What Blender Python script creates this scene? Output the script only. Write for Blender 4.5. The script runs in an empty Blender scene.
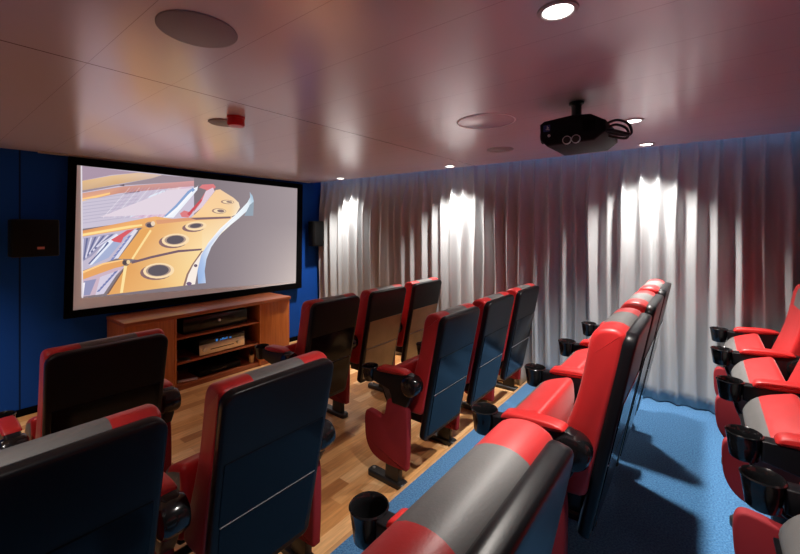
import bpy, bmesh, math, random
from mathutils import Vector, Matrix
random.seed(7)
S = bpy.context.scene
COL = S.collection
PI = math.pi

# ------------------------------------------------------------------ room numbers (metres)
H = 2.20                 # ceiling
CAM_Z = 1.565
WALL_Y = 4.455           # screen wall
CURT_X = 3.785           # curtain centre line
PLAT = 0.165             # raised blue platform
EDGE = 1.27              # its front edge
FOC = 390.0
A = math.atan(306 / 390.0)      # angle between the view direction and the screen wall
SA, CA = math.sin(A), math.cos(A)

def ray(u, v):
    t = (u - 400) / FOC
    return t * SA + CA, -t * CA + SA, -(v - 227.0) / FOC
def on_y(u, v, y):
    dx, dy, dz = ray(u, v); k = y / dy
    return k * dx, k * dz + CAM_Z
def on_x(u, v, x):
    dx, dy, dz = ray(u, v); k = x / dx
    return k * dy, k * dz + CAM_Z
def on_z(u, v, z):
    dx, dy, dz = ray(u, v); k = (z - CAM_Z) / dz
    return k * dx, k * dy

# ------------------------------------------------------------------ materials
def lin(c):
    return tuple(((x / 255.0) / 12.92 if x / 255.0 <= 0.04045 else ((x / 255.0 + 0.055) / 1.055) ** 2.4) for x in c)

def mat(name, base, rough=0.5, metal=0.0, ior=1.5, coat=0.0, sheen=0.0, noise=None, bump=None, emit=None, estr=0.0, spec=0.5):
    m = bpy.data.materials.new(name); m.use_nodes = True
    nt = m.node_tree; b = nt.nodes['Principled BSDF']
    b.inputs['Base Color'].default_value = (*base, 1)
    b.inputs['Roughness'].default_value = rough
    b.inputs['Metallic'].default_value = metal
    b.inputs['IOR'].default_value = ior
    b.inputs['Specular IOR Level'].default_value = spec
    if coat: b.inputs['Coat Weight'].default_value = coat; b.inputs['Coat Roughness'].default_value = 0.08
    if sheen: b.inputs['Sheen Weight'].default_value = sheen; b.inputs['Sheen Roughness'].default_value = 0.4
    if emit:
        b.inputs['Emission Color'].default_value = (*emit, 1); b.inputs['Emission Strength'].default_value = estr
    if noise or bump:
        tc = nt.nodes.new('ShaderNodeTexCoord')
    if noise:
        sc, amt = noise
        n = nt.nodes.new('ShaderNodeTexNoise'); n.inputs['Scale'].default_value = sc; n.inputs['Detail'].default_value = 4
        nt.links.new(tc.outputs['Object'], n.inputs['Vector'])
        r = nt.nodes.new('ShaderNodeMapRange'); r.inputs['From Min'].default_value = .3; r.inputs['From Max'].default_value = .7
        r.inputs['To Min'].default_value = 1 - amt; r.inputs['To Max'].default_value = 1 + amt
        nt.links.new(n.outputs['Fac'], r.inputs['Value'])
        mx = nt.nodes.new('ShaderNodeMix'); mx.data_type = 'RGBA'; mx.blend_type = 'MULTIPLY'; mx.inputs[0].default_value = 1
        mx.inputs[6].default_value = (*base, 1)
        nt.links.new(r.outputs['Result'], mx.inputs[7]); nt.links.new(mx.outputs[2], b.inputs['Base Color'])
    if bump:
        sc, st = bump
        n2 = nt.nodes.new('ShaderNodeTexNoise'); n2.inputs['Scale'].default_value = sc; n2.inputs['Detail'].default_value = 3
        nt.links.new(tc.outputs['Object'], n2.inputs['Vector'])
        bp = nt.nodes.new('ShaderNodeBump'); bp.inputs['Strength'].default_value = st; bp.inputs['Distance'].default_value = 0.002
        nt.links.new(n2.outputs['Fac'], bp.inputs['Height']); nt.links.new(bp.outputs['Normal'], b.inputs['Normal'])
    return m

M = {}
M['red'] = mat('red_leather', (.55, .020, .021), .42, sheen=.15, bump=(350, .12), noise=(9, .06))
M['pad'] = mat('red_pad', (.55, .022, .022), .40, bump=(350, .1))
M['panel_red'] = mat('red_side_cloth', (.26, .009, .016), .8, bump=(500, .2))
M['grey'] = mat('grey_vinyl', (.15, .147, .145), .48, bump=(260, .12), noise=(12, .08))
M['plastic'] = mat('black_plastic', (.006, .006, .0075), .34, spec=.24, bump=(300, .05))
M['gloss'] = mat('glossy_black_panel', (.004, .005, .008), .12, spec=.20, ior=1.45, bump=(9, .03))
M['sheen_panel'] = mat('glossy_brown_back_panel', (.27, .20, .105), .25, ior=1.5, noise=(6, .15))  # tan base colour paints the lit wood floor's reflection into the panel
M['gloss_plastic'] = mat('shiny_black_plastic', (.008, .008, .009), .16)
M['metal_black'] = mat('black_steel', (.012, .012, .013), .42)
M['seam'] = mat('painted_seam_highlight', (.30, .30, .32), .4)  # pale grey paints the edge highlight of the gap between back panels
M['steel'] = mat('steel', (.6, .6, .6), .3, metal=1)
M['velvet'] = mat('black_velvet', (.002, .002, .0025), .9, spec=.05)
M['spk'] = mat('speaker_black', (.004, .004, .0045), .7, spec=.15, bump=(600, .3))
M['spk_side'] = mat('speaker_side', (.006, .006, .0065), .6, spec=.2)
M['badge'] = mat('badge_red_white', (.5, .18, .16), .4)
M['white'] = mat('white_plastic', (.75, .74, .72), .4)
M['alarm'] = mat('red_alarm', (.62, .010, .016), .3)
M['grille'] = mat('grey_grille', (.30, .26, .26), .55, bump=(900, .4))
M['trimring'] = mat('lamp_trim', (.42, .37, .37), .35)
M['champ'] = mat('champagne_aluminium', (.78, .68, .52), .32, metal=.55)
M['dvd'] = mat('dark_av_case', (.004, .004, .0045), .6, spec=.15)
M['blue_badge'] = mat('blue_badge', (.01, .03, .16), .4)
M['cable'] = mat('black_cable', (.006, .006, .007), .45)
M['tan'] = mat('tan_beaker', (.55, .36, .16), .5)
M['nosing'] = mat('oak_nosing', (.52, .30, .14), .35, noise=(14, .15))
M['aluminium_edge'] = mat('ceiling_edge_strip', (.50, .42, .36), .35, metal=.3)

def lamp_mat(name, col, st):
    m = bpy.data.materials.new(name); m.use_nodes = True
    nt = m.node_tree; nt.nodes.clear()
    o = nt.nodes.new('ShaderNodeOutputMaterial'); e = nt.nodes.new('ShaderNodeEmission')
    e.inputs[0].default_value = (*col, 1); e.inputs[1].default_value = st
    nt.links.new(e.outputs[0], o.inputs[0]); return m
M['bulb'] = lamp_mat('lamp_glow', (1, .95, .88), 9.0)
M['cove'] = lamp_mat('blue_strip_glow', (.25, .50, 1.0), 6.0)
M['display'] = lamp_mat('blue_display_glow', (.06, .30, .8), .55)

def wood(name, c1, c2, scale=(1, 14, 14), rough=.35, coat=.2):
    m = bpy.data.materials.new(name); m.use_nodes = True
    nt = m.node_tree; b = nt.nodes['Principled BSDF']
    tc = nt.nodes.new('ShaderNodeTexCoord'); mp = nt.nodes.new('ShaderNodeMapping'); mp.inputs['Scale'].default_value = scale
    n = nt.nodes.new('ShaderNodeTexNoise'); n.inputs['Scale'].default_value = 3; n.inputs['Detail'].default_value = 6
    cr = nt.nodes.new('ShaderNodeValToRGB')
    cr.color_ramp.elements[0].position = .3; cr.color_ramp.elements[0].color = (*c1, 1)
    cr.color_ramp.elements[1].position = .7; cr.color_ramp.elements[1].color = (*c2, 1)
    L = nt.links.new
    L(tc.outputs['Object'], mp.inputs['Vector']); L(mp.outputs['Vector'], n.inputs['Vector']); L(n.outputs['Fac'], cr.inputs['Fac'])
    L(cr.outputs['Color'], b.inputs['Base Color'])
    b.inputs['Roughness'].default_value = rough; b.inputs['Coat Weight'].default_value = coat; b.inputs['Coat Roughness'].default_value = .15
    return m
M['cabinet'] = wood('cherry_wood', (.25, .062, .022), (.38, .105, .035))
M['cab_front'] = wood('cherry_wood_front', (.38, .105, .020), (.55, .17, .034), scale=(14, 14, 1))

def floor_mat():
    m = bpy.data.materials.new('oak_parquet'); m.use_nodes = True
    nt = m.node_tree; b = nt.nodes['Principled BSDF']; L = nt.links.new
    g = nt.nodes.new('ShaderNodeNewGeometry')
    mp = nt.nodes.new('ShaderNodeMapping'); mp.inputs['Rotation'].default_value = (0, 0, 0)
    L(g.outputs['Position'], mp.inputs['Vector'])
    br = nt.nodes.new('ShaderNodeTexBrick')
    br.inputs['Color1'].default_value = (0, 0, 0, 1); br.inputs['Color2'].default_value = (1, 1, 1, 1); br.inputs['Mortar'].default_value = (.35, .35, .35, 1)
    br.inputs['Scale'].default_value = 1; br.inputs['Brick Width'].default_value = .42; br.inputs['Row Height'].default_value = .09
    br.inputs['Mortar Size'].default_value = .0012; br.inputs['Bias'].default_value = 0
    br.offset = .37; br.offset_frequency = 2
    L(mp.outputs['Vector'], br.inputs['Vector'])
    cr = nt.nodes.new('ShaderNodeValToRGB')
    e = cr.color_ramp.elements
    e[0].position = 0; e[0].color = (.40, .165, .055, 1)
    e[1].position = 1; e[1].color = (.78, .47, .22, 1)
    k = e.new(.45); k.color = (.62, .30, .105, 1)
    L(br.outputs['Color'], cr.inputs['Fac'])
    mp2 = nt.nodes.new('ShaderNodeMapping'); mp2.inputs['Scale'].default_value = (3, 30, 1)
    L(g.outputs['Position'], mp2.inputs['Vector'])
    n = nt.nodes.new('ShaderNodeTexNoise'); n.inputs['Scale'].default_value = 2.2; n.inputs['Detail'].default_value = 5
    L(mp2.outputs['Vector'], n.inputs['Vector'])
    r = nt.nodes.new('ShaderNodeMapRange'); r.inputs['From Min'].default_value = .3; r.inputs['From Max'].default_value = .7
    r.inputs['To Min'].default_value = .8; r.inputs['To Max'].default_value = 1.15
    L(n.outputs['Fac'], r.inputs['Value'])
    mx = nt.nodes.new('ShaderNodeMix'); mx.data_type = 'RGBA'; mx.blend_type = 'MULTIPLY'; mx.inputs[0].default_value = 1
    L(cr.outputs['Color'], mx.inputs[6]); L(r.outputs['Result'], mx.inputs[7]); L(mx.outputs[2], b.inputs['Base Color'])
    b.inputs['Roughness'].default_value = .33
    return m
M['floor'] = floor_mat()

def ceil_mat():
    m = bpy.data.materials.new('satin_metal_ceiling'); m.use_nodes = True
    nt = m.node_tree; b = nt.nodes['Principled BSDF']; L = nt.links.new
    g = nt.nodes.new('ShaderNodeNewGeometry'); sp = nt.nodes.new('ShaderNodeSeparateXYZ'); L(g.outputs['Position'], sp.inputs[0])
    def line(sock, pitch, off, w):
        a = nt.nodes.new('ShaderNodeMath'); a.operation = 'SUBTRACT'; a.inputs[1].default_value = off; L(sock, a.inputs[0])
        p = nt.nodes.new('ShaderNodeMath'); p.operation = 'PINGPONG'; p.inputs[1].default_value = pitch / 2; L(a.outputs[0], p.inputs[0])
        c = nt.nodes.new('ShaderNodeMath'); c.operation = 'LESS_THAN'; c.inputs[1].default_value = w; L(p.outputs[0], c.inputs[0])
        return c.outputs[0]
    a = line(sp.outputs['X'], .30, .441, .0009)
    c = line(sp.outputs['Y'], 3.0, 1.886, .0040)
    fa_ = nt.nodes.new('ShaderNodeMath'); fa_.operation = 'MULTIPLY'; fa_.inputs[1].default_value = .6; L(a, fa_.inputs[0])
    mxx = nt.nodes.new('ShaderNodeMath'); mxx.operation = 'MAXIMUM'; L(fa_.outputs[0], mxx.inputs[0]); L(c, mxx.inputs[1])
    mx = nt.nodes.new('ShaderNodeMix'); mx.data_type = 'RGBA'
    mx.inputs[6].default_value = (.79, .685, .71, 1); mx.inputs[7].default_value = (.22, .12, .11, 1)
    L(mxx.outputs[0], mx.inputs[0]); L(mx.outputs[2], b.inputs['Base Color'])
    b.inputs['Metallic'].default_value = .30; b.inputs['Roughness'].default_value = .22
    return m
M['ceiling'] = ceil_mat()

def blue_wall_mat():
    m = bpy.data.materials.new('blue_wall_panels'); m.use_nodes = True
    nt = m.node_tree; b = nt.nodes['Principled BSDF']; L = nt.links.new
    g = nt.nodes.new('ShaderNodeNewGeometry'); sp = nt.nodes.new('ShaderNodeSeparateXYZ'); L(g.outputs['Position'], sp.inputs[0])
    a = nt.nodes.new('ShaderNodeMath'); a.operation = 'SUBTRACT'; a.inputs[1].default_value = .595; L(sp.outputs['X'], a.inputs[0])
    p = nt.nodes.new('ShaderNodeMath'); p.operation = 'PINGPONG'; p.inputs[1].default_value = .60; L(a.outputs[0], p.inputs[0])
    c = nt.nodes.new('ShaderNodeMath'); c.operation = 'LESS_THAN'; c.inputs[1].default_value = .006; L(p.outputs[0], c.inputs[0])
    n = nt.nodes.new('ShaderNodeTexNoise'); n.inputs['Scale'].default_value = 300; L(g.outputs['Position'], n.inputs['Vector'])
    mx = nt.nodes.new('ShaderNodeMix'); mx.data_type = 'RGBA'
    mx.inputs[6].default_value = (.002, .055, .31, 1); mx.inputs[7].default_value = (.0, .012, .06, 1)
    L(c.outputs[0], mx.inputs[0]); L(mx.outputs[2], b.inputs['Base Color'])
    bp = nt.nodes.new('ShaderNodeBump'); bp.inputs['Strength'].default_value = .15; bp.inputs['Distance'].default_value = .002
    L(n.outputs['Fac'], bp.inputs['Height']); L(bp.outputs['Normal'], b.inputs['Normal'])
    b.inputs['Roughness'].default_value = .8; b.inputs['Specular IOR Level'].default_value = .2
    return m
M['bluewall'] = blue_wall_mat()

def carpet_mat():
    m = bpy.data.materials.new('blue_carpet'); m.use_nodes = True
    nt = m.node_tree; b = nt.nodes['Principled BSDF']; L = nt.links.new
    g = nt.nodes.new('ShaderNodeNewGeometry')
    n = nt.nodes.new('ShaderNodeTexNoise'); n.inputs['Scale'].default_value = 115; n.inputs['Detail'].default_value = 3; L(g.outputs['Position'], n.inputs['Vector'])
    cr = nt.nodes.new('ShaderNodeValToRGB'); e = cr.color_ramp.elements
    e[0].position = .3; e[0].color = (.020, .098, .235, 1); e[1].position = .7; e[1].color = (.085, .245, .47, 1)
    L(n.outputs['Fac'], cr.inputs['Fac']); L(cr.outputs['Color'], b.inputs['Base Color'])
    bp = nt.nodes.new('ShaderNodeBump'); bp.inputs['Strength'].default_value = .6; bp.inputs['Distance'].default_value = .006
    L(n.outputs['Fac'], bp.inputs['Height']); L(bp.outputs['Normal'], b.inputs['Normal'])
    b.inputs['Roughness'].default_value = .95; b.inputs['Specular IOR Level'].default_value = .1
    b.inputs['Sheen Weight'].default_value = .2
    return m
M['carpet'] = carpet_mat()
M['curtain'] = mat('grey_satin_curtain', (.375, .395, .41), .42, sheen=.25, bump=(120, .08))
M['dark_wall'] = mat('dark_back_wall', (.10, .085, .09), .7)
M['plain'] = mat('dim_wall_panel', (.42, .36, .37), .6)

# ------------------------------------------------------------------ mesh helpers
def finish(name, bm, mats, parent=None, angle=40):
    me = bpy.data.meshes.new(name)
    bmesh.ops.recalc_face_normals(bm, faces=bm.faces[:])
    bm.to_mesh(me); bm.free()
    for m in (mats if isinstance(mats, (list, tuple)) else [mats]): me.materials.append(m)
    for p in me.polygons: p.use_smooth = len(p.vertices) <= 4
    me.set_sharp_from_angle(angle=math.radians(angle))
    o = bpy.data.objects.new(name, me); COL.objects.link(o)
    if parent: o.parent = parent
    return o

def tag(o, label=None, cat=None, group=None, kind=None):
    if label: o['label'] = label
    if cat: o['category'] = cat
    if group: o['group'] = group
    if kind: o['kind'] = kind
    return o

def empty(name, loc, rz=0.0):
    o = bpy.data.objects.new(name, None); COL.objects.link(o)
    o.location = loc; o.rotation_euler = (0, 0, rz); o.empty_display_size = .1
    return o

def smooth_closed(pts, n=6):
    out = []; N = len(pts)
    for i in range(N):
        p0, p1, p2, p3 = (Vector(pts[(i + k) % N]) for k in (-1, 0, 1, 2))
        for k in range(n):
            t = k / n
            out.append(tuple(.5 * ((2 * p1) + (p2 - p0) * t + (2 * p0 - 5 * p1 + 4 * p2 - p3) * t * t + (3 * p1 - p0 - 3 * p2 + p3) * t ** 3)))
    return out

def area2(p):
    return sum(p[i][0] * p[(i + 1) % len(p)][1] - p[(i + 1) % len(p)][0] * p[i][1] for i in range(len(p)))

def inset(pts, d):
    N = len(pts); s = 1 if area2(pts) > 0 else -1; out = []
    for i in range(N):
        a, b, c = Vector(pts[i - 1]), Vector(pts[i]), Vector(pts[(i + 1) % N])
        e1 = (b - a); e2 = (c - b)
        n1 = Vector((-e1.y, e1.x)) * s; n2 = Vector((-e2.y, e2.x)) * s
        if n1.length > 0: n1.normalize()
        if n2.length > 0: n2.normalize()
        n = n1 + n2
        if n.length < 1e-6: n = n1
        n.normalize(); k = max(.5, n.dot(n1))
        out.append(tuple(b + n * (d / k)))
    return out

def loft(bm, rings, caps=True, mi=None):
    V = [[bm.verts.new(p) for p in r] for r in rings]; n = len(rings[0])
    for i in range(len(V) - 1):
        for j in range(n):
            f = bm.faces.new((V[i][j], V[i][(j + 1) % n], V[i + 1][(j + 1) % n], V[i + 1][j]))
            if mi: f.material_index = mi(i, j)
    if caps:
        for r in (V[0], V[-1]):
            f = bm.faces.new(r)
            if mi: f.material_index = mi(0 if r is V[0] else len(V) - 2, 0)
    return V

def ext(bm, prof, x0, x1, r=.01, seg=4, breaks=(), mi=None, axis='x'):
    """extrude a closed (y,z) profile from x0 to x1 with rounded ends"""
    st = []
    for k in range(seg + 1):
        a = (PI / 2) * k / seg
        st.append((x0 + r * (1 - math.sin(a)) , r * (1 - math.cos(a))))
    st = [(x0 + r - r * math.sin(PI / 2 * (1 - k / seg)), r - r * math.cos(PI / 2 * (1 - k / seg))) for k in range(seg + 1)]
    for b in breaks: st.append((b, 0))
    st += [(x1 - (x - x0), d) for x, d in reversed(st[:seg + 1])]
    rings = []
    for x, d in st:
        p = inset(prof, d) if d > 1e-6 else prof
        rings.append([(x, q[0], q[1]) for q in p])
    xs = [s[0] for s in st]
    f = (lambda i, j: mi(.5 * (xs[i] + xs[i + 1]), j)) if mi else None
    loft(bm, rings, True, f)

def rrect(x0, x1, y0, y1, r, n=5):
    """rounded rectangle; r may be (bl,br,tr,tl)"""
    if not isinstance(r, (tuple, list)): r = (r,) * 4
    out = []
    for (cx, cy, a0, rr) in ((x0, y0, PI, r[0]), (x1, y0, 1.5 * PI, r[1]), (x1, y1, 0, r[2]), (x0, y1, .5 * PI, r[3])):
        ox = cx + rr if cx == x0 else cx - rr; oy = cy + rr if cy == y0 else cy - rr
        for k in range(n + 1):
            a = a0 + (PI / 2) * k / n
            out.append((ox + rr * math.cos(a), oy + rr * math.sin(a)))
    return out

def box(bm, x0, x1, y0, y1, z0, z1, r=.004, seg=2):
    ret = bmesh.ops.create_cube(bm, size=1)
    vs = ret['verts']
    for v in vs:
        v.co = Vector((x0 + (v.co.x + .5) * (x1 - x0), y0 + (v.co.y + .5) * (y1 - y0), z0 + (v.co.z + .5) * (z1 - z0)))
    if r > 0:
        es = list({e for v in vs for e in v.link_edges})
        bmesh.ops.bevel(bm, geom=es, offset=r, segments=seg, affect='EDGES', profile=.5)

def lathe(bm, prof, c=(0, 0, 0), n=32, axis='z', closed=False):
    """revolve (r,h) points around an axis through c"""
    rings = []
    for k in range(n):
        a = 2 * PI * k / n; ring = []
        for r, h in prof:
            p = (r * math.cos(a), r * math.sin(a), h)
            if axis == 'x': p = (h, r * math.cos(a), r * math.sin(a))
            if axis == 'y': p = (r * math.cos(a), h, r * math.sin(a))
            ring.append(bm.verts.new((p[0] + c[0], p[1] + c[1], p[2] + c[2])))
        rings.append(ring)
    m = len(prof)
    for k in range(n):
        q = rings[(k + 1) % n]
        for j in range(m - 1 if not closed else m):
            a, b, c2, d = rings[k][j], rings[k][(j + 1) % m], q[(j + 1) % m], q[j]
            bm.faces.new((a, b, c2, d))
    if not closed:
        bm.faces.new([rings[k][0] for k in range(n)]); bm.faces.new([rings[k][-1] for k in range(n)])

def tube(bm, pts, r, n=8):
    P = [Vector(p) for p in pts]; rings = []
    for i, p in enumerate(P):
        t = (P[min(i + 1, len(P) - 1)] - P[max(i - 1, 0)]).normalized()
        u = t.cross(Vector((0, 0, 1)))
        if u.length < 1e-3: u = t.cross(Vector((1, 0, 0)))
        u.normalize(); w = t.cross(u)
        rings.append([tuple(p + u * r * math.cos(2 * PI * k / n) + w * r * math.sin(2 * PI * k / n)) for k in range(n)])
    loft(bm, rings)

def spline(pts, n=8):
    out = []; N = len(pts)
    for i in range(N - 1):
        p0, p1, p2, p3 = (Vector(pts[max(0, min(N - 1, i + k))]) for k in (-1, 0, 1, 2))
        for k in range(n):
            t = k / n
            out.append(.5 * ((2 * p1) + (p2 - p0) * t + (2 * p0 - 5 * p1 + 4 * p2 - p3) * t * t + (3 * p1 - p0 - 3 * p2 + p3) * t ** 3))
    out.append(Vector(pts[-1])); return out

def boxobj(name, x0, x1, y0, y1, z0, z1, m, parent=None, r=.004):
    bm = bmesh.new(); box(bm, x0, x1, y0, y1, z0, z1, r); return finish(name, bm, m, parent)

def struct(o): o['kind'] = 'structure'; return o

# ------------------------------------------------------------------ the room
XL, YB = -1.7, -2.3
SLOT = 3.665
struct(boxobj('floor', XL - .1, 3.95, EDGE - .2, WALL_Y + .1, -.1, 0, M['floor'], r=0))
plat = struct(boxobj('floor_platform', XL, 3.88, YB, EDGE, 0, PLAT, M['carpet'], r=.004))
struct(boxobj('trim_1', XL, 3.80, EDGE, EDGE + .022, 0, PLAT - .004, M['nosing'], r=.003))
struct(boxobj('ceiling', XL - .1, SLOT, YB - .1, WALL_Y + .1, H, H + .03, M['ceiling'], r=0))
struct(boxobj('ceiling_pocket', SLOT, 3.95, YB - .1, WALL_Y + .1, H + .09, H + .12, M['plain'], r=0))
struct(boxobj('wall_front', XL - .1, 3.95, WALL_Y, WALL_Y + .1, -.1, H + .09, M['bluewall'], r=0))
struct(boxobj('wall_left', XL - .1, XL, YB - .1, WALL_Y, 0, H, M['plain'], r=0))
struct(boxobj('wall_back', XL, 3.95, YB - .1, YB, 0, H, M['dark_wall'], r=0))
struct(boxobj('wall_right', 3.88, 3.98, YB, WALL_Y, 0, H + .09, M['plain'], r=0))
struct(boxobj('trim_2', .70, 3.55, WALL_Y - .075, WALL_Y - .03, H - .012, H, M['aluminium_edge'], r=.002))
struct(boxobj('baseboard_front', XL, 3.7, WALL_Y - .012, WALL_Y, 0, .06, M['velvet'], r=.002))

# ------------------------------------------------------------------ curtains
def curtain(name, y0, y1, zb, seed, label):
    rnd = random.Random(seed)
    pitch = .127; n = int(round((y1 - y0) / pitch)); sub = 14
    amp = [rnd.uniform(.7, 1.25) for _ in range(n + 2)]
    off = [rnd.uniform(-.35, .35) for _ in range(n + 2)]
    dep = [rnd.uniform(-.012, .012) for _ in range(n + 2)]
    zt = H + .075
    zs = [zt - .0, zt - .04, zt - .075, zt - .10, zt - .14, zt - .18, zt - .24, zt - .32, zt - .45] + [zt - .45 - (zt - .45 - zb - .01) * (k / 16.0) for k in range(1, 17)]
    bm = bmesh.new(); rows = []
    for z in zs:
        d = zt - z; row = []
        low = min(1, max(0, (d - .10) / .45)); low = low * low * (3 - 2 * low)
        for i in range(n * sub + 1):
            s = i / sub; k = min(n - 1, int(s)); f = s - k
            def mixv(a): return a[k] * (1 - f) + a[k + 1] * f
            wob = .5 * mixv(off) * low * (1 + .3 * math.sin(3.1 * d + k * 1.7))
            ph = s + wob + .05 * math.sin(2.3 * d + s * 1.3) * low
            q = ph - math.floor(ph)
            top = math.exp(-((min(q, 1 - q)) / .10) ** 2) * .045 + .007 * math.cos(2 * PI * (q - .5))   # pinched pleat heads
            wave = .088 * (0.5 + .5 * math.cos(2 * PI * q)) ** 2.1 + .007 * math.cos(4 * PI * q + amp[k] * 4)
            x = CURT_X - (top * (1 - low) + wave * low * mixv(amp)) + mixv(dep) * low - .012 * low
            x += .006 * math.sin(7 * z + 4.3 * s) * low * .5
            x = CURT_X - .03 + (x - CURT_X + .03) * (1 - .45 * max(0, min(1, (d - 1.2) / .95)))
            row.append(bm.verts.new((x, y0 + (y1 - y0) * i / (n * sub), z)))
        rows.append(row)
    for a, b in zip(rows, rows[1:]):
        for i in range(len(a) - 1): bm.faces.new((a[i], a[i + 1], b[i + 1], b[i]))
    o = finish(name, bm, M['curtain'], angle=180)
    s = o.modifiers.new('thick', 'SOLIDIFY'); s.thickness = .004; s.offset = 1
    tag(o, label, 'curtain', 'grey pleated curtains on the right wall')
    return o
curtain('curtain', EDGE + .03, 4.40, 0.0, 3, 'grey satin pleated curtain beside the screen wall, hanging down to the wooden floor')
curtain('curtain', -1.95, EDGE + .02, PLAT, 5, 'grey satin pleated curtain hanging down to the raised blue carpet')
cv = boxobj('cove_light', SLOT + .008, SLOT + .020, -1.9, 4.38, H + .070, H + .076, M['cove'], r=0)
tag(cv, 'thin blue light strip in the ceiling pocket above the curtain heads', 'light strip')

# ------------------------------------------------------------------ downlights
def downlight(x, y, label, power, angle=78, blend=.55, col=(1, .93, .86), rad=.042):
    r = empty('downlight', (x, y, H))
    bm = bmesh.new(); lathe(bm, [(rad, .0005), (rad, -.004), (rad + .004, -.007), (rad + .014, -.005), (rad + .016, .0005)], n=32, closed=True)
    finish('trim_ring', bm, M['trimring'], r)
    bm = bmesh.new(); lathe(bm, [(.001, -.001), (rad, -.001), (rad, -.0035), (.001, -.0035)], n=32)
    finish('lamp_glass', bm, M['bulb'], r)
    tag(r, label, 'downlight', 'recessed ceiling downlights')
    l = bpy.data.lights.new('downlight_beam', 'SPOT'); l.energy = power; l.color = col
    l.spot_size = math.radians(angle); l.spot_blend = blend; l.shadow_soft_size = .035
    lo = bpy.data.objects.new('downlight_beam', l); COL.objects.link(lo); lo.parent = r; lo.location = (0, 0, -.02)
    return r
CX = 3.515
downlight(CX, 3.74, 'small lit ceiling downlight at the curtain, nearest the screen wall', 215, 98, 1.0)
downlight(CX, 2.10, 'small lit ceiling downlight at the curtain, above the row nearest the screen', 215, 98, 1.0)
downlight(CX, .36, 'small lit ceiling downlight at the curtain, behind the projector', 185, 100, 1.0)
downlight(2.69, .343, 'lit ceiling downlight out in the room between projector and curtain edge', 215, 100, .9)
downlight(1.185, .342, 'large bright ceiling downlight at the top of the picture', 125, 94, .65)
downlight(-.45, 3.70, 'lit ceiling downlight left of the screen over the wooden floor', 190, 100, .9)
downlight(-.45, 2.10, 'lit ceiling downlight over the left end of the front seat rows', 58, 84, .9)
downlight(-.25, 1.00, 'lit ceiling downlight above the corner seat at lower left', 55, 78, .9)
downlight(1.185, -1.3, 'added unseen downlight over the back of the platform', 4, 110)  # lamp added behind the camera as weak fill
downlight(2.69, -1.3, 'added unseen downlight over the back row near the curtain', 4, 110)  # second added fill lamp, out of view

# ------------------------------------------------------------------ ceiling fittings
def disc(name, u, v, r, m, label, cat, drop=.006, rim=None):
    x, y = on_z(u, v, H)
    bm = bmesh.new()
    lathe(bm, [(.001, 0), (r, 0), (r, -drop * .5), (r - .004, -drop), (.001, -drop)], n=48)
    o = finish(name, bm, m); o.location = (x, y, H)
    tag(o, label, cat)
    if rim:
        bm = bmesh.new(); lathe(bm, [(r, -.0005), (r, -drop - .0005), (r + .007, -.0025), (r + .009, -.0005)], n=48, closed=True)
        finish('rim', bm, rim, o)
    return o
disc('ceiling_speaker', 198, 30, .118, M['grille'], 'large round grey ceiling speaker grille at upper left', 'speaker')
disc('ceiling_speaker', 224, 122.5, .088, M['grille'], 'round grey ceiling speaker grille half behind the red alarm', 'speaker')
disc('ceiling_speaker', 500, 149.5, .105, M['grille'], 'faint round ceiling speaker grille near the curtain, left of the projector', 'speaker')
disc('access_cover', 486, 121.5, .165, M['ceiling'], 'round flush ceiling cover with a pale rim left of the projector', 'ceiling cover', .003, M['white'])
x, y = on_z(236, 117, H)
al = empty('fire_alarm', (x, y, H)); tag(al, 'red round fire alarm sounder under the ceiling before the screen', 'alarm')
bm = bmesh.new(); lathe(bm, [(.001, 0), (.050, 0), (.050, -.012), (.001, -.012)]); finish('base', bm, M['alarm'], al)
bm = bmesh.new(); lathe(bm, [(.001, -.012), (.046, -.012), (.048, -.045), (.042, -.054), (.001, -.056)]); finish('sounder', bm, M['alarm'], al)

# ------------------------------------------------------------------ projection screen
SY = WALL_Y - .07
def sp(u, v, y=SY):
    x, z = on_y(u, v, y); return Vector((x, y, z))
scr = empty('projection_screen', (2.05, SY, 1.35))
tag(scr, 'wide projection screen in a black velvet frame showing a golden piano interior', 'projection screen')
def loc(p): return p - scr.location
q = [sp(76.5, 165), sp(297.3, 188.5), sp(295.8, 283), sp(72.5, 310.5)]        # inner corners tl tr br tl
o4 = [sp(69, 156.5), sp(302, 184.5), sp(300.8, 287.8), sp(64, 319)]
bm = bmesh.new()
def quadprism(bm, a, y0, y1):
    f = [bm.verts.new(loc(Vector((p.x, y0, p.z)))) for p in a]; b = [bm.verts.new(loc(Vector((p.x, y1, p.z)))) for p in a]
    bm.faces.new(f); bm.faces.new(b[::-1])
    for i in range(len(a)): bm.faces.new((f[i], b[i], b[(i + 1) % len(a)], f[(i + 1) % len(a)]))
for i in range(4):
    j = (i + 1) % 4
    quadprism(bm, [o4[i], o4[j], q[j], q[i]], SY - .018, SY + .03)
finish('frame', bm, M['velvet'], scr)
M['fabric'] = mat('screen_fabric', (.62, .58, .57), .85, emit=(.26, .19, .175), estr=.55)  # faint emission stands in for projector spill on the cloth
bm = bmesh.new(); quadprism(bm, q, SY, SY + .02)
finish('screen_fabric', bm, M['fabric'], scr)

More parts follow.
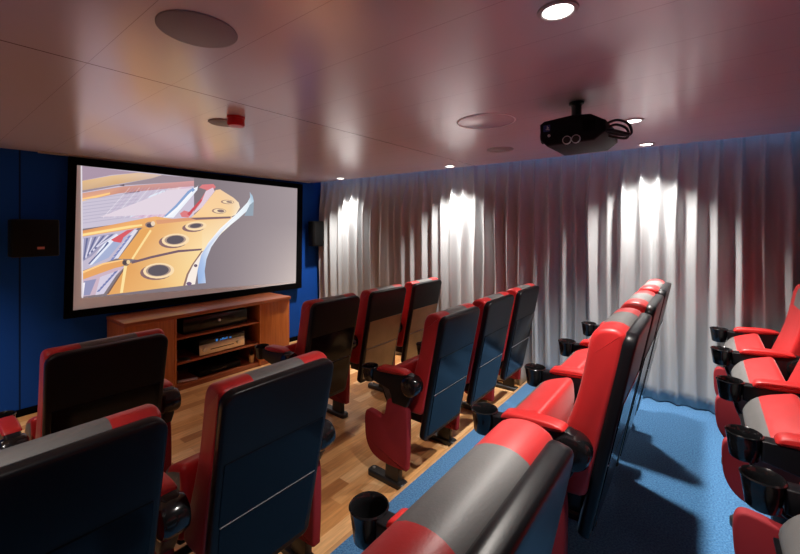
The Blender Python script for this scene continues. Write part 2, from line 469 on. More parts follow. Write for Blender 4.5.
# the projected picture: thin coloured patches in the plane of the screen, drawn from pixel outlines of the projected still
def pic_mat():
    m = bpy.data.materials.new('projected_picture'); m.use_nodes = True
    nt = m.node_tree; nt.nodes.clear(); L = nt.links.new
    o = nt.nodes.new('ShaderNodeOutputMaterial'); e = nt.nodes.new('ShaderNodeEmission'); a = nt.nodes.new('ShaderNodeVertexColor')
    a.layer_name = 'picture'; e.inputs[1].default_value = 1.0
    L(a.outputs['Color'], e.inputs[0]); L(e.outputs[0], o.inputs[0]); return m
bm = bmesh.new(); cl = bm.loops.layers.float_color.new('picture'); LAYER = [0]
def patch(pts, col, cols=None, f=lambda p: p):
    LAYER[0] += 1
    y = SY - .0004 - LAYER[0] * .00004
    vs = [bm.verts.new(loc(Vector((*[0] * 3,))) if False else loc(Vector((sp(*f(p)).x, y, sp(*f(p)).z)))) for p in pts]
    fc = bm.faces.new(vs)
    for i, l in enumerate(fc.loops):
        c = cols[i] if cols else col
        l[cl] = (*lin(c), 1)
fa = lambda p: (74 + p[0] / 6.6667, 160 + p[1] / 6.6667)
fb = lambda p: (74 + p[0] / 6.6667, 230 + p[1] / 6.6667)
fc_ = lambda p: (180 + p[0] / 6.6667, 165 + p[1] / 6.6667)
fd = lambda p: (180 + p[0] / 6.6667, 225 + p[1] / 6.6667)
fe = lambda p: (70 + p[0] / 3.3333, 160 + p[1] / 3.3333)
# grey side of the picture, slightly brighter at its lower right
def grey_at(a, b):
    r = max(0, (a - .55) / .45); k = max(0, (b - .35) / .65)
    base = Vector((131, 120, 127)); side = Vector((34, 32, 28)) * r; corner = Vector((42, 40, 32)) * (r * r * k)
    return tuple(base + side + corner)
Q = [Vector(p) for p in ((81, 165.6), (297.2, 188.4), (296, 282.2), (82, 298))]
def bil(a, b): return (Q[0] * (1 - a) + Q[1] * a) * (1 - b) + (Q[3] * (1 - a) + Q[2] * a) * b
NA, NB = 16, 8
for ia in range(NA):
    for ib in range(NB):
        cs = [(ia / NA, ib / NB), ((ia + 1) / NA, ib / NB), ((ia + 1) / NA, (ib + 1) / NB), (ia / NA, (ib + 1) / NB)]
        LAYER[0] = 0
        patch([tuple(bil(*c)) for c in cs], None, [grey_at(*c) for c in cs])
LAYER[0] = 2
# strings field (pale lilac) upper left
patch([(48, 40), (560, 92), (800, 122), (800, 400), (560, 390), (48, 460)], (205, 196, 214), f=fa)
patch([(48, 40), (430, 84), (250, 100), (48, 140)], (172, 150, 168), f=fa)
patch([(48, 140), (250, 104), (430, 84), (590, 100), (520, 122), (300, 160), (48, 205)], None,
      [(226, 186, 138), (232, 194, 150), (222, 190, 160), (214, 190, 180), (206, 180, 160), (212, 172, 128), (206, 172, 140)], f=fa)
patch([(590, 100), (800, 122), (800, 140), (300, 172), (48, 218), (48, 204), (330, 158), (520, 122)], (158, 142, 152), f=fa)
patch([(48, 222), (330, 176), (800, 138), (800, 174), (440, 208), (300, 222), (48, 276)], None,
      [(214, 158, 140), (212, 156, 142), (216, 158, 160), (202, 150, 156), (196, 140, 136), (206, 146, 130), (240, 176, 130)], f=fa)
patch([(48, 258), (240, 216), (240, 228), (48, 278)], (255, 206, 136), f=fa)
patch([(330, 222), (440, 206), (440, 212), (330, 226)], (128, 108, 124), f=fa)
patch([(300, 172), (335, 160), (335, 174)], (100, 84, 92), f=fa)
# strings: faint parallel lines and pink area
patch([(700, 180), (780, 178), (620, 380), (380, 386)], (222, 192, 212), f=fa)
for k in range(9):
    x0 = 620 + k * 18
    patch([(x0, 200), (x0 + 6, 200), (x0 - 196 + k * 8, 384), (x0 - 204 + k * 8, 384)], (204, 168, 200) if k % 2 else (232, 210, 226), f=fa)
for k in range(8):
    y0 = 246 + k * 22
    patch([(60, y0 + 18), (430, y0 - 30), (430, y0 - 26), (60, y0 + 23)], (186, 178, 200), f=fa)
patch([(500, 240), (600, 200), (610, 214), (400, 376), (370, 384)], (226, 232, 244), f=fa)
patch([(640, 190), (720, 180), (560, 330), (520, 340)], (230, 206, 212), f=fa)
for k in range(16):
    x0 = 700 - k * 22
    patch([(x0, 184), (x0 + 2.2, 184), (x0 - 150 - 8 * k * .2, 384), (x0 - 153 - 8 * k * .2, 384)], (190, 160, 196) if k % 3 else (246, 238, 246), f=fa)
# blue and white bridge curve
patch([(100, 190), (330, 100), (420, 92), (430, 80), (402, 120), (330, 180)], (228, 214, 226), f=fe)
patch([(310, 192), (355, 152), (400, 100), (426, 88), (424, 100), (390, 140), (345, 192)], (240, 244, 252), f=fe)
patch([(312, 188), (352, 150), (392, 104), (410, 92), (416, 100), (390, 124), (352, 164), (322, 190)], (140, 166, 210), f=fe)
patch([(318, 190), (356, 157), (393, 116), (405, 104), (409, 108), (392, 128), (356, 168), (328, 190)], (250, 250, 255), f=fe)
# red / pink frame strip
patch([(372, 190), (366, 178), (380, 168), (408, 176), (455, 100), (430, 92), (440, 82), (478, 80), (486, 90), (446, 130), (394, 192)], (222, 128, 132), f=fe)
patch([(410, 176), (438, 140), (452, 104), (476, 92), (482, 104), (440, 158), (404, 186)], (228, 206, 220), f=fe)
patch([(390, 180), (436, 130), (440, 134), (398, 186)], (206, 84, 92), f=fe)
# gold plate upper, ends at right in a rounded lobe
patch([(404, 192), (440, 158), (486, 100), (500, 98), (545, 126), (562, 142), (566, 158), (552, 182), (530, 192)], None,
      [(250, 206, 150), (250, 210, 160), (248, 206, 158), (246, 206, 166), (244, 210, 172), (250, 224, 190), (250, 230, 200), (255, 240, 215), (250, 214, 160)], f=fe)
# main gold plate
GOLD = [(38, 242), (250, 196), (285, 188), (340, 196), (540, 190), (556, 192), (505, 240), (470, 280), (448, 300), (430, 320), (408, 372), (388, 418), (360, 422), (300, 430), (125, 448), (270, 218), (38, 252)]
patch([(230, 236), (285, 188), (340, 196), (440, 194), (440, 310), (262, 336), (200, 330)], None,
      [(232, 170, 98), (236, 178, 112), (238, 184, 122), (246, 206, 150), (255, 226, 172), (240, 182, 116), (232, 170, 104)], f=fe)
patch([(440, 194), (540, 190), (560, 194), (505, 244), (468, 284), (440, 306)], None,
      [(246, 206, 150), (250, 214, 170), (255, 240, 216), (255, 246, 226), (255, 240, 205), (255, 232, 186)], f=fe)
patch([(122, 450), (190, 345), (262, 330), (440, 300), (420, 350), (386, 418), (300, 428)], None,
      [(230, 166, 100), (228, 164, 98), (238, 180, 112), (252, 224, 166), (254, 226, 170), (250, 214, 150), (240, 188, 122)], f=fe)
patch([(160, 330), (232, 236), (270, 226), (205, 330)], (232, 168, 98), f=fe)
# left lower strings
patch([(38, 254), (225, 226), (196, 270), (150, 330), (38, 370)], (196, 186, 206), f=fe)
patch([(38, 262), (150, 244), (70, 322), (38, 340)], (160, 156, 186), f=fe)
for k in range(9):
    patch([(40 + k * 14, 262 - k * 2), (46 + k * 14, 262 - k * 2), (42 + k * 6, 340 - k * 6), (38 + k * 6, 336 - k * 6)], (108, 112, 152) if k % 2 else (216, 212, 232), f=fe)
patch([(150, 262), (188, 254), (128, 326), (70, 352)], (168, 178, 212), f=fe)
patch([(96, 300), (112, 280), (156, 246), (162, 252), (74, 348), (64, 352)], (232, 236, 250), f=fe)
patch([(112, 290), (124, 272), (130, 276), (66, 346), (60, 346)], (92, 100, 146), f=fe)
patch([(136, 266), (190, 234), (214, 230), (178, 258), (170, 276), (146, 272)], (218, 96, 104), f=fe)
patch([(176, 276), (214, 232), (226, 234), (160, 328), (138, 330)], (226, 222, 236), f=fe)
for k in range(7):
    patch([(196 - k * 9, 252 + k * 12), (206 - k * 9, 250 + k * 12), (196 - k * 9, 262 + k * 12), (188 - k * 9, 262 + k * 12)], (126, 136, 190), f=fe)
# gold bar across, with light edge
patch([(38, 236), (250, 194), (285, 188), (292, 206), (262, 224), (230, 226), (38, 256)], None,
      [(222, 150, 96), (240, 176, 112), (244, 184, 120), (236, 176, 116), (232, 166, 100), (240, 176, 108), (240, 172, 110)], f=fe)
patch([(38, 246), (200, 218), (240, 214), (240, 220), (38, 254)], (255, 224, 150), f=fe)
patch([(285, 200), (400, 192), (535, 188), (535, 195), (400, 202), (290, 214)], (222, 158, 120), f=fe)
patch([(400, 193), (535, 188), (535, 194), (420, 199)], (132, 108, 112), f=fe)
# second gold bar (lower left)
patch([(38, 372), (110, 344), (176, 332), (190, 348), (150, 362), (38, 400)], (232, 166, 102), f=fe)
patch([(38, 372), (110, 343), (176, 331), (176, 335), (110, 349), (38, 380)], (255, 206, 140), f=fe)
patch([(38, 400), (150, 360), (186, 352), (150, 388), (104, 446), (38, 456)], (206, 180, 196), f=fe)
patch([(46, 404), (88, 396), (66, 450), (44, 452)], (150, 150, 186), f=fe)
patch([(100, 390), (166, 366), (112, 446), (84, 450)], (214, 206, 226), f=fe)
for k in range(7):
    patch([(148 - k * 9, 372 + k * 10), (160 - k * 9, 368 + k * 10), (152 - k * 9, 378 + k * 10), (142 - k * 9, 380 + k * 10)], (120, 128, 178), f=fe)
patch([(38, 410), (50, 408), (44, 454), (38, 455)], (244, 238, 246), f=fe)
patch([(186, 350), (190, 350), (128, 446), (122, 447)], (122, 92, 84), f=fe)
# black and gold rod joints
patch([(205, 338), (270, 320), (360, 300), (440, 295), (436, 301), (360, 308), (270, 328), (205, 346)], (122, 98, 108), f=fe)
patch([(204, 328), (266, 232), (272, 236), (210, 332)], (255, 224, 156), f=fe)
patch([(180, 350), (190, 352), (176, 442), (166, 443)], (255, 226, 160), f=fe)
def ell(cx, cy, rx, ry, col, n=18, tilt=0, f=fe):
    patch([(cx + rx * math.cos(2 * PI * k / n), cy + ry * math.sin(2 * PI * k / n) + tilt * math.cos(2 * PI * k / n)) for k in range(n)], col, f=f)
ell(266, 216, 16, 10, (150, 126, 120)); ell(264, 218, 9, 7, (86, 76, 88)); ell(276, 212, 7, 8, (240, 216, 190))
ell(186, 342, 13, 11, (142, 118, 104)); ell(182, 342, 7, 8, (84, 72, 76)); ell(194, 340, 6, 7, (238, 208, 160))
for cx, cy, rx, ry in ((292, 370, 52, 26), (348, 268, 46, 22), (416, 221, 36, 15)):
    ell(cx - 5, cy + 4, rx + 2, ry, (142, 110, 110), tilt=-2)
    ell(cx + 3, cy - 1, rx, ry, (252, 222, 178), tilt=-2)
    ell(cx + 2, cy - 2, rx - 10, ry - 6, (176, 152, 140), tilt=-2)
    ell(cx + 2, cy - 2, rx - 17, ry - 8, (98, 90, 98), tilt=-2)
for cx, cy, rx, ry in ((496, 170, 24, 9), (524, 140, 22, 7)):
    ell(cx, cy, rx, ry, (172, 138, 124), tilt=1); ell(cx + 2, cy, rx - 4, ry - 2, (250, 222, 180), tilt=1); ell(cx + 6, cy, rx - 12, ry - 4, (140, 118, 116), tilt=1)
# pale bridge at the plate's edge and the bright rim of the case
patch([(380, 418), (392, 380), (410, 350), (440, 306), (448, 302), (424, 372), (416, 414)], (250, 238, 228), f=fe)
patch([(376, 420), (388, 380), (406, 348), (438, 302), (442, 304), (410, 350), (394, 382), (384, 418)], (150, 118, 108), f=fe)
ell(418, 352, 6, 5, (110, 92, 110)); ell(396, 412, 9, 6, (120, 100, 130))
patch([(452, 410), (448, 370), (454, 330), (470, 290), (505, 240), (560, 196), (600, 160), (612, 140), (608, 120), (598, 106), (600, 124), (590, 142), (556, 178), (500, 228), (460, 276), (436, 318), (424, 370), (426, 412)], None,
      [(190, 206, 236), (170, 196, 236), (200, 216, 240), (232, 238, 250), (255, 255, 255), (250, 252, 255), (226, 238, 248), (190, 214, 232), (160, 190, 214), (170, 180, 196), (190, 214, 232), (236, 244, 250), (255, 255, 255), (255, 255, 255), (240, 244, 255), (176, 196, 232), (140, 172, 222), (150, 178, 222)], f=fe)
patch([(598, 150), (612, 138), (610, 186), (580, 186)], (150, 164, 178), f=fe)
# edge of the projection
patch([(80.6, 165.6), (82, 165.8), (83, 297.8), (81.6, 298)], (226, 218, 226))
pm = pic_mat(); pobj = finish('projected_picture', bm, pm, scr)
for p in pobj.data.polygons: p.use_smooth = False

# ------------------------------------------------------------------ wall speakers
def wall_speaker(u0, u1, v0, v1, y, d, rz, label, badge_u, badge_v):
    a, b = on_y(u0, v0, y), on_y(u1, v0, y); zt = a[1]; zb = on_y((u0 + u1) / 2, v1, y)[1]
    w = (b[0] - a[0]); cx = (a[0] + b[0]) / 2
    r = empty('wall_speaker', (cx, y, zb), rz); tag(r, label, 'speaker', 'black speakers on the blue wall')
    h = zt - zb
    bm = bmesh.new(); box(bm, -w / 2, w / 2, .012, d, 0, h, .012); finish('cabinet', bm, M['spk_side'], r)
    bm = bmesh.new(); box(bm, -w / 2 + .008, w / 2 - .008, 0, .016, .008, h - .008, .005); finish('grille', bm, M['spk'], r)
    bx, bz = on_y(badge_u, badge_v, y)
    bm = bmesh.new(); box(bm, bx - cx - .022, bx - cx + .022, -.002, .001, bz - zb - .010, bz - zb + .010, .001); finish('badge', bm, M['badge'], r)
    bm = bmesh.new(); box(bm, -.03, .03, d - .01, WALL_Y - y - .001, h * .4, h * .6, .003); finish('wall_bracket', bm, M['metal_black'], r)
    return r
wall_speaker(11, 60, 219, 257, 4.20, .17, 0, 'black boxy wall speaker left of the projection screen', 41, 248)
wall_speaker(314, 334, 221, 246, 4.26, .13, 0, 'small black wall speaker between projection screen and curtain', 325, 240)

# ------------------------------------------------------------------ media cabinet
cx0, cx1, cy0, cy1, ch = 1.175, 2.87, 3.94, 4.40, .735
cab = empty('media_cabinet', ((cx0 + cx1) / 2, cy0, 0)); tag(cab, 'long low cherry wood media cabinet with open shelves under the screen', 'cabinet')
def cb(name, x0, x1, y0, y1, z0, z1, m='cabinet', r=.003):
    bm = bmesh.new(); c = (cx0 + cx1) / 2
    box(bm, x0 - c, x1 - c, y0 - cy0, y1 - cy0, z0, z1, r); return finish(name, bm, M[m], cab)
cb('top', cx0 - .005, cx1 + .005, cy0 - .02, cy1, ch - .035, ch)
ox0, ox1 = 1.60, 2.47
cb('door', cx0 + .002, ox0 - .022, cy0, cy0 + .02, .05, ch - .037, 'cab_front')
cb('door', ox1 + .022, cx1 - .002, cy0, cy0 + .02, .05, ch - .037, 'cab_front')
cb('side_panel', cx0, cx0 + .02, cy0 + .021, cy1, .0, ch - .036, 'cab_front'); cb('side_panel', cx1 - .02, cx1, cy0 + .021, cy1, .0, ch - .036, 'cab_front')
cb('divider', ox0 - .02, ox0, cy0 - .002, cy1 - .02, .0, ch - .036, 'cab_front'); cb('divider', ox1, ox1 + .02, cy0 - .002, cy1 - .02, .0, ch - .036, 'cab_front')
cb('base_board', cx0 + .021, cx1 - .021, cy0 + .012, cy1 - .02, .0, .05)
cb('shelf', ox0 + .001, ox1 - .001, cy0 + .012, cy1 - .02, .487, .505)
cb('shelf', ox0 + .001, ox1 - .001, cy0 + .012, cy1 - .02, .248, .266)
bm = bmesh.new(); c = (cx0 + cx1) / 2; box(bm, cx0 + .02 - c, cx1 - .02 - c, cy1 - .018 - cy0, cy1 - cy0, .0, ch - .036, .001); finish('back_panel', bm, M['velvet'], cab)

rc = empty('av_receiver', (2.065, cy0 + .03, .2665)); tag(rc, 'champagne silver receiver with blue lit display on the middle shelf', 'receiver')
boxp = lambda name, a, m, par, r=.002: (lambda b: (box(b, *a, r), finish(name, b, M[m], par))[1])(bmesh.new())
boxp('case', (-.235, .235, .012, .33, .012, .165), 'dvd', rc)
boxp('face_plate', (-.24, .24, 0, .013, .012, .112), 'champ', rc)
boxp('display_window', (-.24, .24, .001, .013, .113, .163), 'gloss_plastic', rc)
for k, (a, w) in enumerate(((-.075, .018), (-.03, .012), (-.01, .016), (.012, .016), (.036, .01), (.07, .02))):
    boxp('display_digit', (a, a + w, -.0015, .002, .122, .122 + (.014 if k % 2 else .022)), 'display', rc, .0005)
for xk in (-.19, .17):
    bm = bmesh.new(); lathe(bm, [(.001, 0), (.020, 0), (.022, .014), (.001, .014)], (xk, -.014, .062), 20, 'y'); finish('knob', bm, M['steel'], rc)
boxp('button_strip', (-.13, .12, -.0015, .002, .05, .058), 'dvd', rc, .0005)
for xk in (-.2, .2):
    for yk in (.04, .29):
        bm = bmesh.new(); lathe(bm, [(.001, 0), (.016, 0), (.016, .013), (.001, .013)], (xk, yk, 0), 14); finish('foot', bm, M['dvd'], rc)
bx = empty('amplifier', (2.03, cy0 + .08, .5055)); tag(bx, 'black boxy amplifier with one pale knob on the top shelf', 'amplifier')
boxp('case', (-.33, .33, .005, .28, .0, .155), 'dvd', bx)
boxp('face_plate', (-.335, .335, 0, .006, .002, .153), 'gloss_plastic', bx)
bm = bmesh.new(); lathe(bm, [(.001, 0), (.012, 0), (.013, .012), (.001, .012)], (.02, -.012, .085), 18, 'y'); finish('knob', bm, M['white'], bx)
dv = empty('disc_player', (2.06, cy0 + .06, .0505)); tag(dv, 'flat black disc player on the bottom board of the cabinet', 'player')
boxp('case', (-.22, .22, .004, .26, .0, .06), 'dvd', dv); boxp('disc_tray', (-.10, .06, -.001, .006, .028, .042), 'gloss_plastic', dv, .001)
bm = bmesh.new(); lathe(bm, [(.001, 0), (.062, 0), (.062, .004), (.02, .006), (.001, .006)], (0, 0, 0), 32)
t = finish('optical_disc', bm, M['steel']); t.location = (1.70, cy0 + .09, .2665); tag(t, 'silver optical disc lying on the middle shelf left of the receiver', 'disc')
t = boxobj('remote_control', -.02, .02, -.085, .085, 0, .018, M['white']); t.location = (1.73, cy0 + .075, .0505); t.rotation_euler = (0, 0, 1.2)
tag(t, 'pale grey remote control on the cabinet bottom board', 'remote control')
cupx = 2.405
bk = empty('pen_beaker', (cupx, cy0 + .06, .0505)); tag(bk, 'small tan beaker with dark pens at the right end of the cabinet bottom', 'beaker')
bm = bmesh.new(); lathe(bm, [(.022, .004), (.025, .085), (.030, .085), (.027, .0), (.001, .0), (.001, .004)], n=20); finish('beaker', bm, M['tan'], bk)
for dx_, dy_ in ((-.02, 0), (.022, .005), (.004, .01)):
    bm = bmesh.new(); tube(bm, [(0, 0, .006), (dx_ * .5, dy_ * .5, .09), (dx_ * 1.4, dy_, .15)], .004); finish('pen', bm, M['dvd'], bk)

# ------------------------------------------------------------------ projector
px, py, pz = 2.12, .50, 2.02
pj = empty('projector', (px, py, H)); tag(pj, 'black ceiling projector on a short pole with cables looping behind', 'projector')
def rel(p): return (p[0] - px, p[1] - py, p[2] - H)
bm = bmesh.new()
prof = [(.152, 2.074), (.150, 1.995), (.118, 1.962), (-.095, 1.964), (-.142, 2.0), (-.142, 2.052), (-.080, 2.090), (.0, 2.098), (.130, 2.088)]
prof = [(a, b - H) for a, b in prof]
ext(bm, prof, -.165, .165, .012, 3)
finish('body', bm, M['dvd'], pj)
bm = bmesh.new(); lathe(bm, [(.001, .145), (.036, .145), (.036, .175), (.030, .178), (.026, .165), (.001, .16)], (-.05, 0, 2.035 - H), 28, 'y'); finish('lens', bm, M['gloss_plastic'], pj)
bm = bmesh.new(); lathe(bm, [(.001, -.001), (.036, -.001), (.036, -.010), (.028, -.014), (.024, -.02), (.024, -.103), (.001, -.103)], (0, .02, 0), 24); finish('ceiling_mount', bm, M['metal_black'], pj)
bd = boxp('badge', (-.1665, -.164, .100, .132, 2.034 - H, 2.066 - H), 'blue_badge', pj, .0005)
for a in ((.112, .1145, 2.050, 2.070), (.1175, .1195, 2.050, 2.056), (.107, .1095, 2.056, 2.064), (.103, .110, 2.049, 2.052)):
    boxp('badge_mark', (-.1672, -.1662, a[0], a[1], a[2] - .009 - H, a[3] - .009 - H), 'white', bd, 0)
bm = bmesh.new(); lathe(bm, [(.001, 0), (.007, 0), (.007, .003), (.001, .003)], (-.168, .105, 2.012 - H), 14, 'x'); finish('sensor_dot', bm, M['steel'], pj)
for k, yy in enumerate((.02, -.02)):
    bm = bmesh.new(); lathe(bm, [(.001, 0), (.017, 0), (.017, .012), (.001, .012)], (-.176, yy, 1.978 - H), 18, 'x'); finish('adjuster_knob', bm, M['gloss_plastic'], pj)
    bm = bmesh.new(); lathe(bm, [(.017, 0), (.020, 0), (.020, .008), (.017, .008)], (-.176, yy, 1.978 - H), 18, 'x', closed=True); finish('adjuster_ring', bm, M['steel'], pj)
for k in range(9):
    boxp('vent_slot', (-.1662, -.1645, -.10 + k * .006, -.097 + k * .006, 2.01 - H, 2.06 - H), 'velvet', pj, 0)
cab_paths = [
    [(px - .10, py - .13, 2.045), (px - .10, py - .18, 2.055), (px - .10, py - .225, 2.03), (px - .10, py - .235, 1.985), (px - .09, py - .20, 1.985), (px - .08, py - .135, 2.01)],
    [(px - .06, py - .13, 2.035), (px - .07, py - .17, 2.042), (px - .07, py - .215, 2.015), (px - .06, py - .21, 1.975), (px - .05, py - .13, 2.00)],
    [(px - .12, py - .13, 2.015), (px - .12, py - .18, 2.0), (px - .11, py - .232, 1.978)]]
for k, P in enumerate(cab_paths):
    bm = bmesh.new(); tube(bm, [rel(p) for p in spline(P)], .006 if k < 2 else .008); finish('cable', bm, M['cable'], pj)

# ------------------------------------------------------------------ cinema chairs
# local frame: origin on the floor, y forward, cup holder centre at y = +OY
OY = .25
def Y(p): return [(a + OY, b) for a, b in p]
HWB = .227
def back_cushion_bm():
    pts = [(-.205, .44), (-.228, .52), (-.262, .62), (-.312, .78), (-.338, .92), (-.350, 1.0), (-.372, 1.04), (-.415, 1.053), (-.450, 1.045), (-.464, 1.02),
           (-.450, .92), (-.422, .78), (-.392, .62), (-.372, .52), (-.352, .44), (-.28, .425)]
    pts = [(a - max(0, b - .5) * .028, b) for a, b in pts]
    bm = bmesh.new()
    pr = Y(smooth_closed(pts, 3))
    ext(bm, pr, -HWB, HWB, .020, 5, breaks=(-.108, -.107, 0, .107, .108), mi=lambda x, j: 1 if abs(x) < .1075 and pr[j][1] > .90 else 0)
    return bm
def shell_frame(s, d):
    """s = distance up the shell, d = distance behind its front face"""
    a = math.radians(11.6)
    by, bz = -.318 + OY, .275
    return (by - s * math.sin(a) - d * math.cos(a), bz + s * math.cos(a) - d * math.sin(a))
SL = .785
def shell_outline(ins=0.0):
    o = rrect(-.231, .231, 0, SL, (.035, .035, .045, .045), 6)
    o = [(x * (1 - .055 * max(0, 1 - s / .35)), s) for x, s in o]
    return inset(o, ins) if ins else o
def shell_bm():
    bm = bmesh.new(); rings = []
    for ins, d in ((.012, -.004), (.002, .004), (0, .014), (0, .030), (.0015, .0355), (.005, .039), (.011, .0402), (.032, .0410)):
        rings.append([(x, *shell_frame(s, d)) for x, s in shell_outline(ins)])
    loft(bm, rings); return bm
def panel_bm(s0, s1, hw, hw2, r, d0=.038, d1=.0445):
    o = rrect(-1, 1, s0, s1, r, 4)
    o = [(x, s) for x, s in rrect(-hw, hw, s0, s1, r, 4)]
    o = [(x * (1 - (1 - hw2 / hw) * (s1 - s) / (s1 - s0)), s) for x, s in o]
    bm = bmesh.new(); rings = []
    for ins, d in ((0, d0), (0, d1 - .002), (.002, d1)):
        rings.append([(x, *shell_frame(s, d)) for x, s in (inset(o, ins) if ins else o)])
    loft(bm, rings); return bm
def seat_bm():
    # tipped-up seat: seating face looks back, front edge on top, grey band along the front
    pts = [(-.085, .43), (-.045, .50), (-.020, .572), (-.050, .632), (-.098, .664), (-.155, .685), (-.185, .692), (-.202, .675), (-.208, .62), (-.206, .56), (-.196, .47), (-.18, .415), (-.13, .40)]
    n = 4; pr = Y(smooth_closed(pts, n))
    def mi(x, j):
        y = pr[j][0] - OY; z = pr[j][1]
        k = j / n
        return 1 if k < 3.45 or k >= 12.0 else 0
    bm = bmesh.new(); ext(bm, pr, -.226, .226, .022, 4, mi=mi); return bm
def seat_shell_bm():
    pts = [(-.070, .42), (-.034, .48), (-.012, .545), (-.018, .560), (-.09, .54), (-.12, .48), (-.15, .385), (-.11, .375)]
    bm = bmesh.new(); ext(bm, Y(smooth_closed(pts, 3)), -.215, .215, .012, 3); return bm
def arm_bm():
    pts = [(-.04, .672), (-.04, .600), (-.10, .588), (-.17, .575), (-.185, .545), (-.195, .50), (-.30, .50), (-.330, .55), (-.350, .60), (-.362, .645), (-.350, .685), (-.315, .698), (-.27, .690), (-.20, .680), (-.12, .676)]
    bm = bmesh.new(); ext(bm, Y(pts), -.027, .027, .008, 3); return bm
def pivot_bm():
    bm = bmesh.new(); lathe(bm, [(.001, -.046), (.040, -.046), (.054, -.040), (.060, -.028), (.060, .028), (.054, .040), (.040, .046), (.001, .046)], (0, -.328 + OY, .630), 28, 'x'); return bm
def pad_bm():
    pts = [(-.080, .672), (-.076, .682), (-.095, .700), (-.16, .708), (-.24, .712), (-.295, .706), (-.300, .690), (-.20, .676), (-.12, .671)]
    bm = bmesh.new(); ext(bm, Y(smooth_closed(pts, 3)), -.032, .032, .010, 3); return bm
def cup_bm():
    bm = bmesh.new()
    lathe(bm, [(.001, .588), (.036, .588), (.040, .592), (.046, .640), (.050, .668), (.053, .676), (.050, .680), (.046, .676), (.043, .650), (.037, .602), (.001, .600)], (0, OY + .004, 0), 32)
    box(bm, -.024, .024, OY - .085, OY - .040, .606, .668, .008, 2)
    return bm
def side_bm():
    pts = [(-.300, .14), (-.285, .120), (-.16, .112), (-.07, .122), (-.012, .155), (.022, .215), (.033, .29), (.031, .37), (.010, .402), (-.04, .400), (-.095, .388), (-.120, .402), (-.138, .44), (-.150, .50), (-.20, .53), (-.275, .53), (-.305, .47), (-.308, .30)]
    bm = bmesh.new(); ext(bm, Y(smooth_closed(pts, 3)), -.024, .024, .010, 3); return bm
def leg_bm():
    bm = bmesh.new(); ext(bm, Y([(-.245, .16), (-.240, .03), (-.135, .03), (-.145, .16)]), -.022, .022, .005, 2); return bm
def foot_bm():
    bm = bmesh.new()
    o = rrect(-.036, .036, -.285 + OY, .005 + OY, .028, 5)
    loft(bm, [[(x, y, 0.0005) for x, y in o], [(x, y, .026) for x, y in o], [(x, y, .034) for x, y in inset(o, .008)]]); return bm
def bolt_bm():
    bm = bmesh.new(); lathe(bm, [(.001, .033), (.011, .033), (.010, .041), (.001, .042)], (0, -.028 + OY, 0), 12); return bm
def hinge_bm():
    bm = bmesh.new(); tube(bm, [(-.270, -.235 + OY, .415), (.248, -.235 + OY, .415)], .016, 12); return bm
def bracket_bm():
    bm = bmesh.new(); box(bm, -.17, .17, -.33 + OY, -.20 + OY, .35, .44, .01); return bm
def seamline_bm():
    return panel_bm(.300, .3035, .20, .198, .001, .038, .0442)

def build_proto():
    root = empty('cinema_chair', (0, 0, 0))
    finish('back_cushion', back_cushion_bm(), [M['red'], M['grey']], root, 50)
    sh = finish('back_shell', shell_bm(), M['plastic'], root, 60)
    finish('upper_back_panel', panel_bm(.306, .54, .207, .203, .006), M['gloss'], sh)
    finish('lower_back_panel', panel_bm(.035, .298, .199, .188, .006), M['gloss'], sh)
    finish('seam_highlight', seamline_bm(), M['seam'], sh)
    se = finish('seat', seat_bm(), [M['red'], M['grey']], root, 50)
    finish('seat_shell', seat_shell_bm(), M['plastic'], se)
    finish('hinge_bar', hinge_bm(), M['metal_black'], root)
    finish('back_bracket', bracket_bm(), M['metal_black'], root)
    return root
def build_standard(root):
    ar = finish('armrest', arm_bm(), M['plastic'], root)
    finish('pivot_cap', pivot_bm(), M['gloss_plastic'], ar)
    finish('arm_pad', pad_bm(), M['pad'], ar, 60)
    finish('cup_holder', cup_bm(), M['gloss_plastic'], ar)
    finish('side_panel', side_bm(), M['panel_red'], root, 60)
    lg = finish('leg', leg_bm(), M['metal_black'], root)
    ft = finish('foot_plate', foot_bm(), M['metal_black'], lg)
    finish('bolt', bolt_bm(), M['steel'], lg)
    return [ar, root.children[-2] if False else ar]

proto = build_proto()
std_root = empty('arm_standard', (0, 0, 0)); build_standard(std_root)
def copy_tree(o, parent):
    c = o.copy(); COL.objects.link(c); c.parent = parent
    for ch in o.children: copy_tree(ch, c)
    return c
def add_standard(root, dx):
    for ch in list(std_root.children):
        c = copy_tree(ch, root); c.location.x = dx

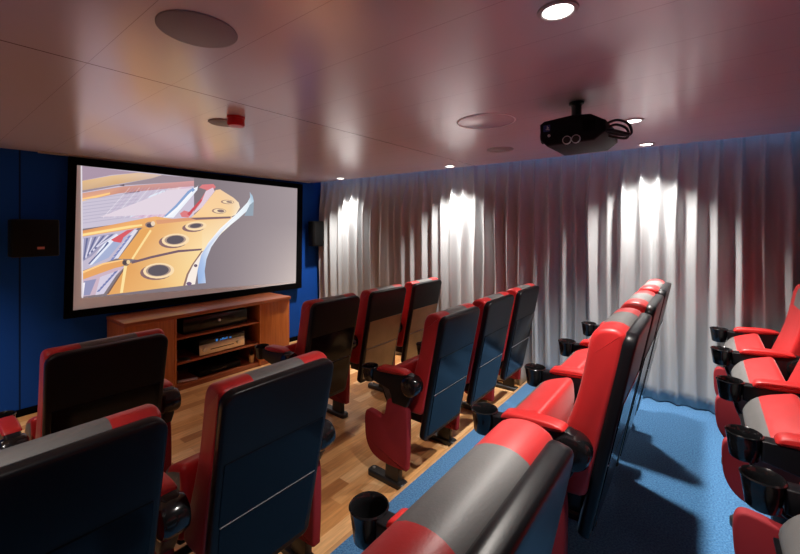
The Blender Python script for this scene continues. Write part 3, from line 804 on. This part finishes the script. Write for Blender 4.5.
FR, BK = 'front row nearest the screen', 'third'
rows = [
    # cup y, floor z, standards with chairs between consecutive ones (None = gap), labels
    (2.605, 0.0, [.285, .885], ['left front seat below the media cabinet corner, brownish reflection low on its black back']),
    (2.605, 0.0, [1.655, 2.245, 2.835, 3.425],
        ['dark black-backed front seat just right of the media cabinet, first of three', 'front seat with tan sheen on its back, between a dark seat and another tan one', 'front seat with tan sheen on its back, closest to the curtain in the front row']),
    (1.69, 0.0, [-.075, .535, 1.16], ['big black-backed seat at the lower left corner, grey stripe on its top', 'black-backed seat with thin highlight along its seam, standing alone left of the aisle on wood']),
    (1.69, 0.0, [1.85, 2.44, 3.025, 3.615],
        ['dark blue-black backed seat with red side panel at the aisle, before the carpet step', 'middle of the three dark seat backs standing before the carpet step', 'dark seat back nearest the curtain, in the row before the carpet step']),
    (.685, PLAT, [.212, .748], ['large seat in the bottom foreground seen from behind, broad grey stripe across its red top']),
    (.69, PLAT, [1.43, 2.015, 2.60, 3.185],
        ['bright red seat on the blue carpet seen from its side, nearest of its three', 'red seat on the blue carpet, middle one of the three whose tops line up', 'red seat on the blue carpet, furthest of the three and closest to the bright curtain']),
    (-.115, PLAT, [.96, 1.54], ['back row seat at lower right corner, only its cup holder and red panel showing']),
    (-.115, PLAT, [1.83, 2.415, 3.0, 3.585],
        ['back row seat at the right edge with shiny cup holder just above the lowest one', 'back row seat at the right edge, middle one with grey-banded tipped-up cushion', 'back row seat at the right edge against the curtain, its red backrest showing']),
]
first = True
for cy, fz, st, labs in rows:
    for i, lab in enumerate(labs):
        c = .5 * (st[i] + st[i + 1])
        if first:
            root = proto; first = False
        else:
            root = copy_tree(proto0, None)
        if root is proto:
            proto0 = proto
        root.location = (c, cy - OY + (.028 * (c - 1.9) if cy < 0 else 0), fz)
        tag(root, lab, 'cinema seat', 'red and black cinema seats in rows')
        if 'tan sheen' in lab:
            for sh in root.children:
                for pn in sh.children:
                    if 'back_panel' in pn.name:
                        pn.material_slots[0].link = 'OBJECT'; pn.material_slots[0].material = M['sheen_panel']  # painted floor reflection on these two backs
        root['_std'] = [st[i] - c] + ([st[i + 1] - c] if i == len(labs) - 1 else [])
for o in [o for o in COL.objects if o.name.startswith('cinema_chair')]:
    for dx in list(o['_std']): add_standard(o, dx)
    del o['_std']
def kill(o):
    for ch in list(o.children): kill(ch)
    bpy.data.objects.remove(o)
kill(std_root)

# ------------------------------------------------------------------ world, camera, view
w = bpy.data.worlds.new('World'); S.world = w; w.use_nodes = True
w.node_tree.nodes['Background'].inputs[0].default_value = (.5, .45, .5, 1); w.node_tree.nodes['Background'].inputs[1].default_value = 0.0
cam = bpy.data.cameras.new('Camera'); co = bpy.data.objects.new('Camera', cam); COL.objects.link(co)
cam.sensor_width = 36; cam.sensor_fit = 'HORIZONTAL'; cam.lens = FOC / 800 * 36; cam.shift_y = -50 / 800
cam.clip_start = .02
co.location = (0, 0, CAM_Z); co.rotation_euler = (PI / 2, 0, -(PI / 2 - math.atan2(SA, CA)))
S.camera = co
S.view_settings.view_transform = 'Standard'; S.view_settings.look = 'None'; S.view_settings.gamma = 1; S.view_settings.exposure = 0
S.view_settings.use_curve_mapping = False
S.cycles.max_bounces = 8; S.cycles.diffuse_bounces = 4; S.cycles.glossy_bounces = 4
S.cycles.sample_clamp_indirect = 3.0
S.cycles.use_denoising = True
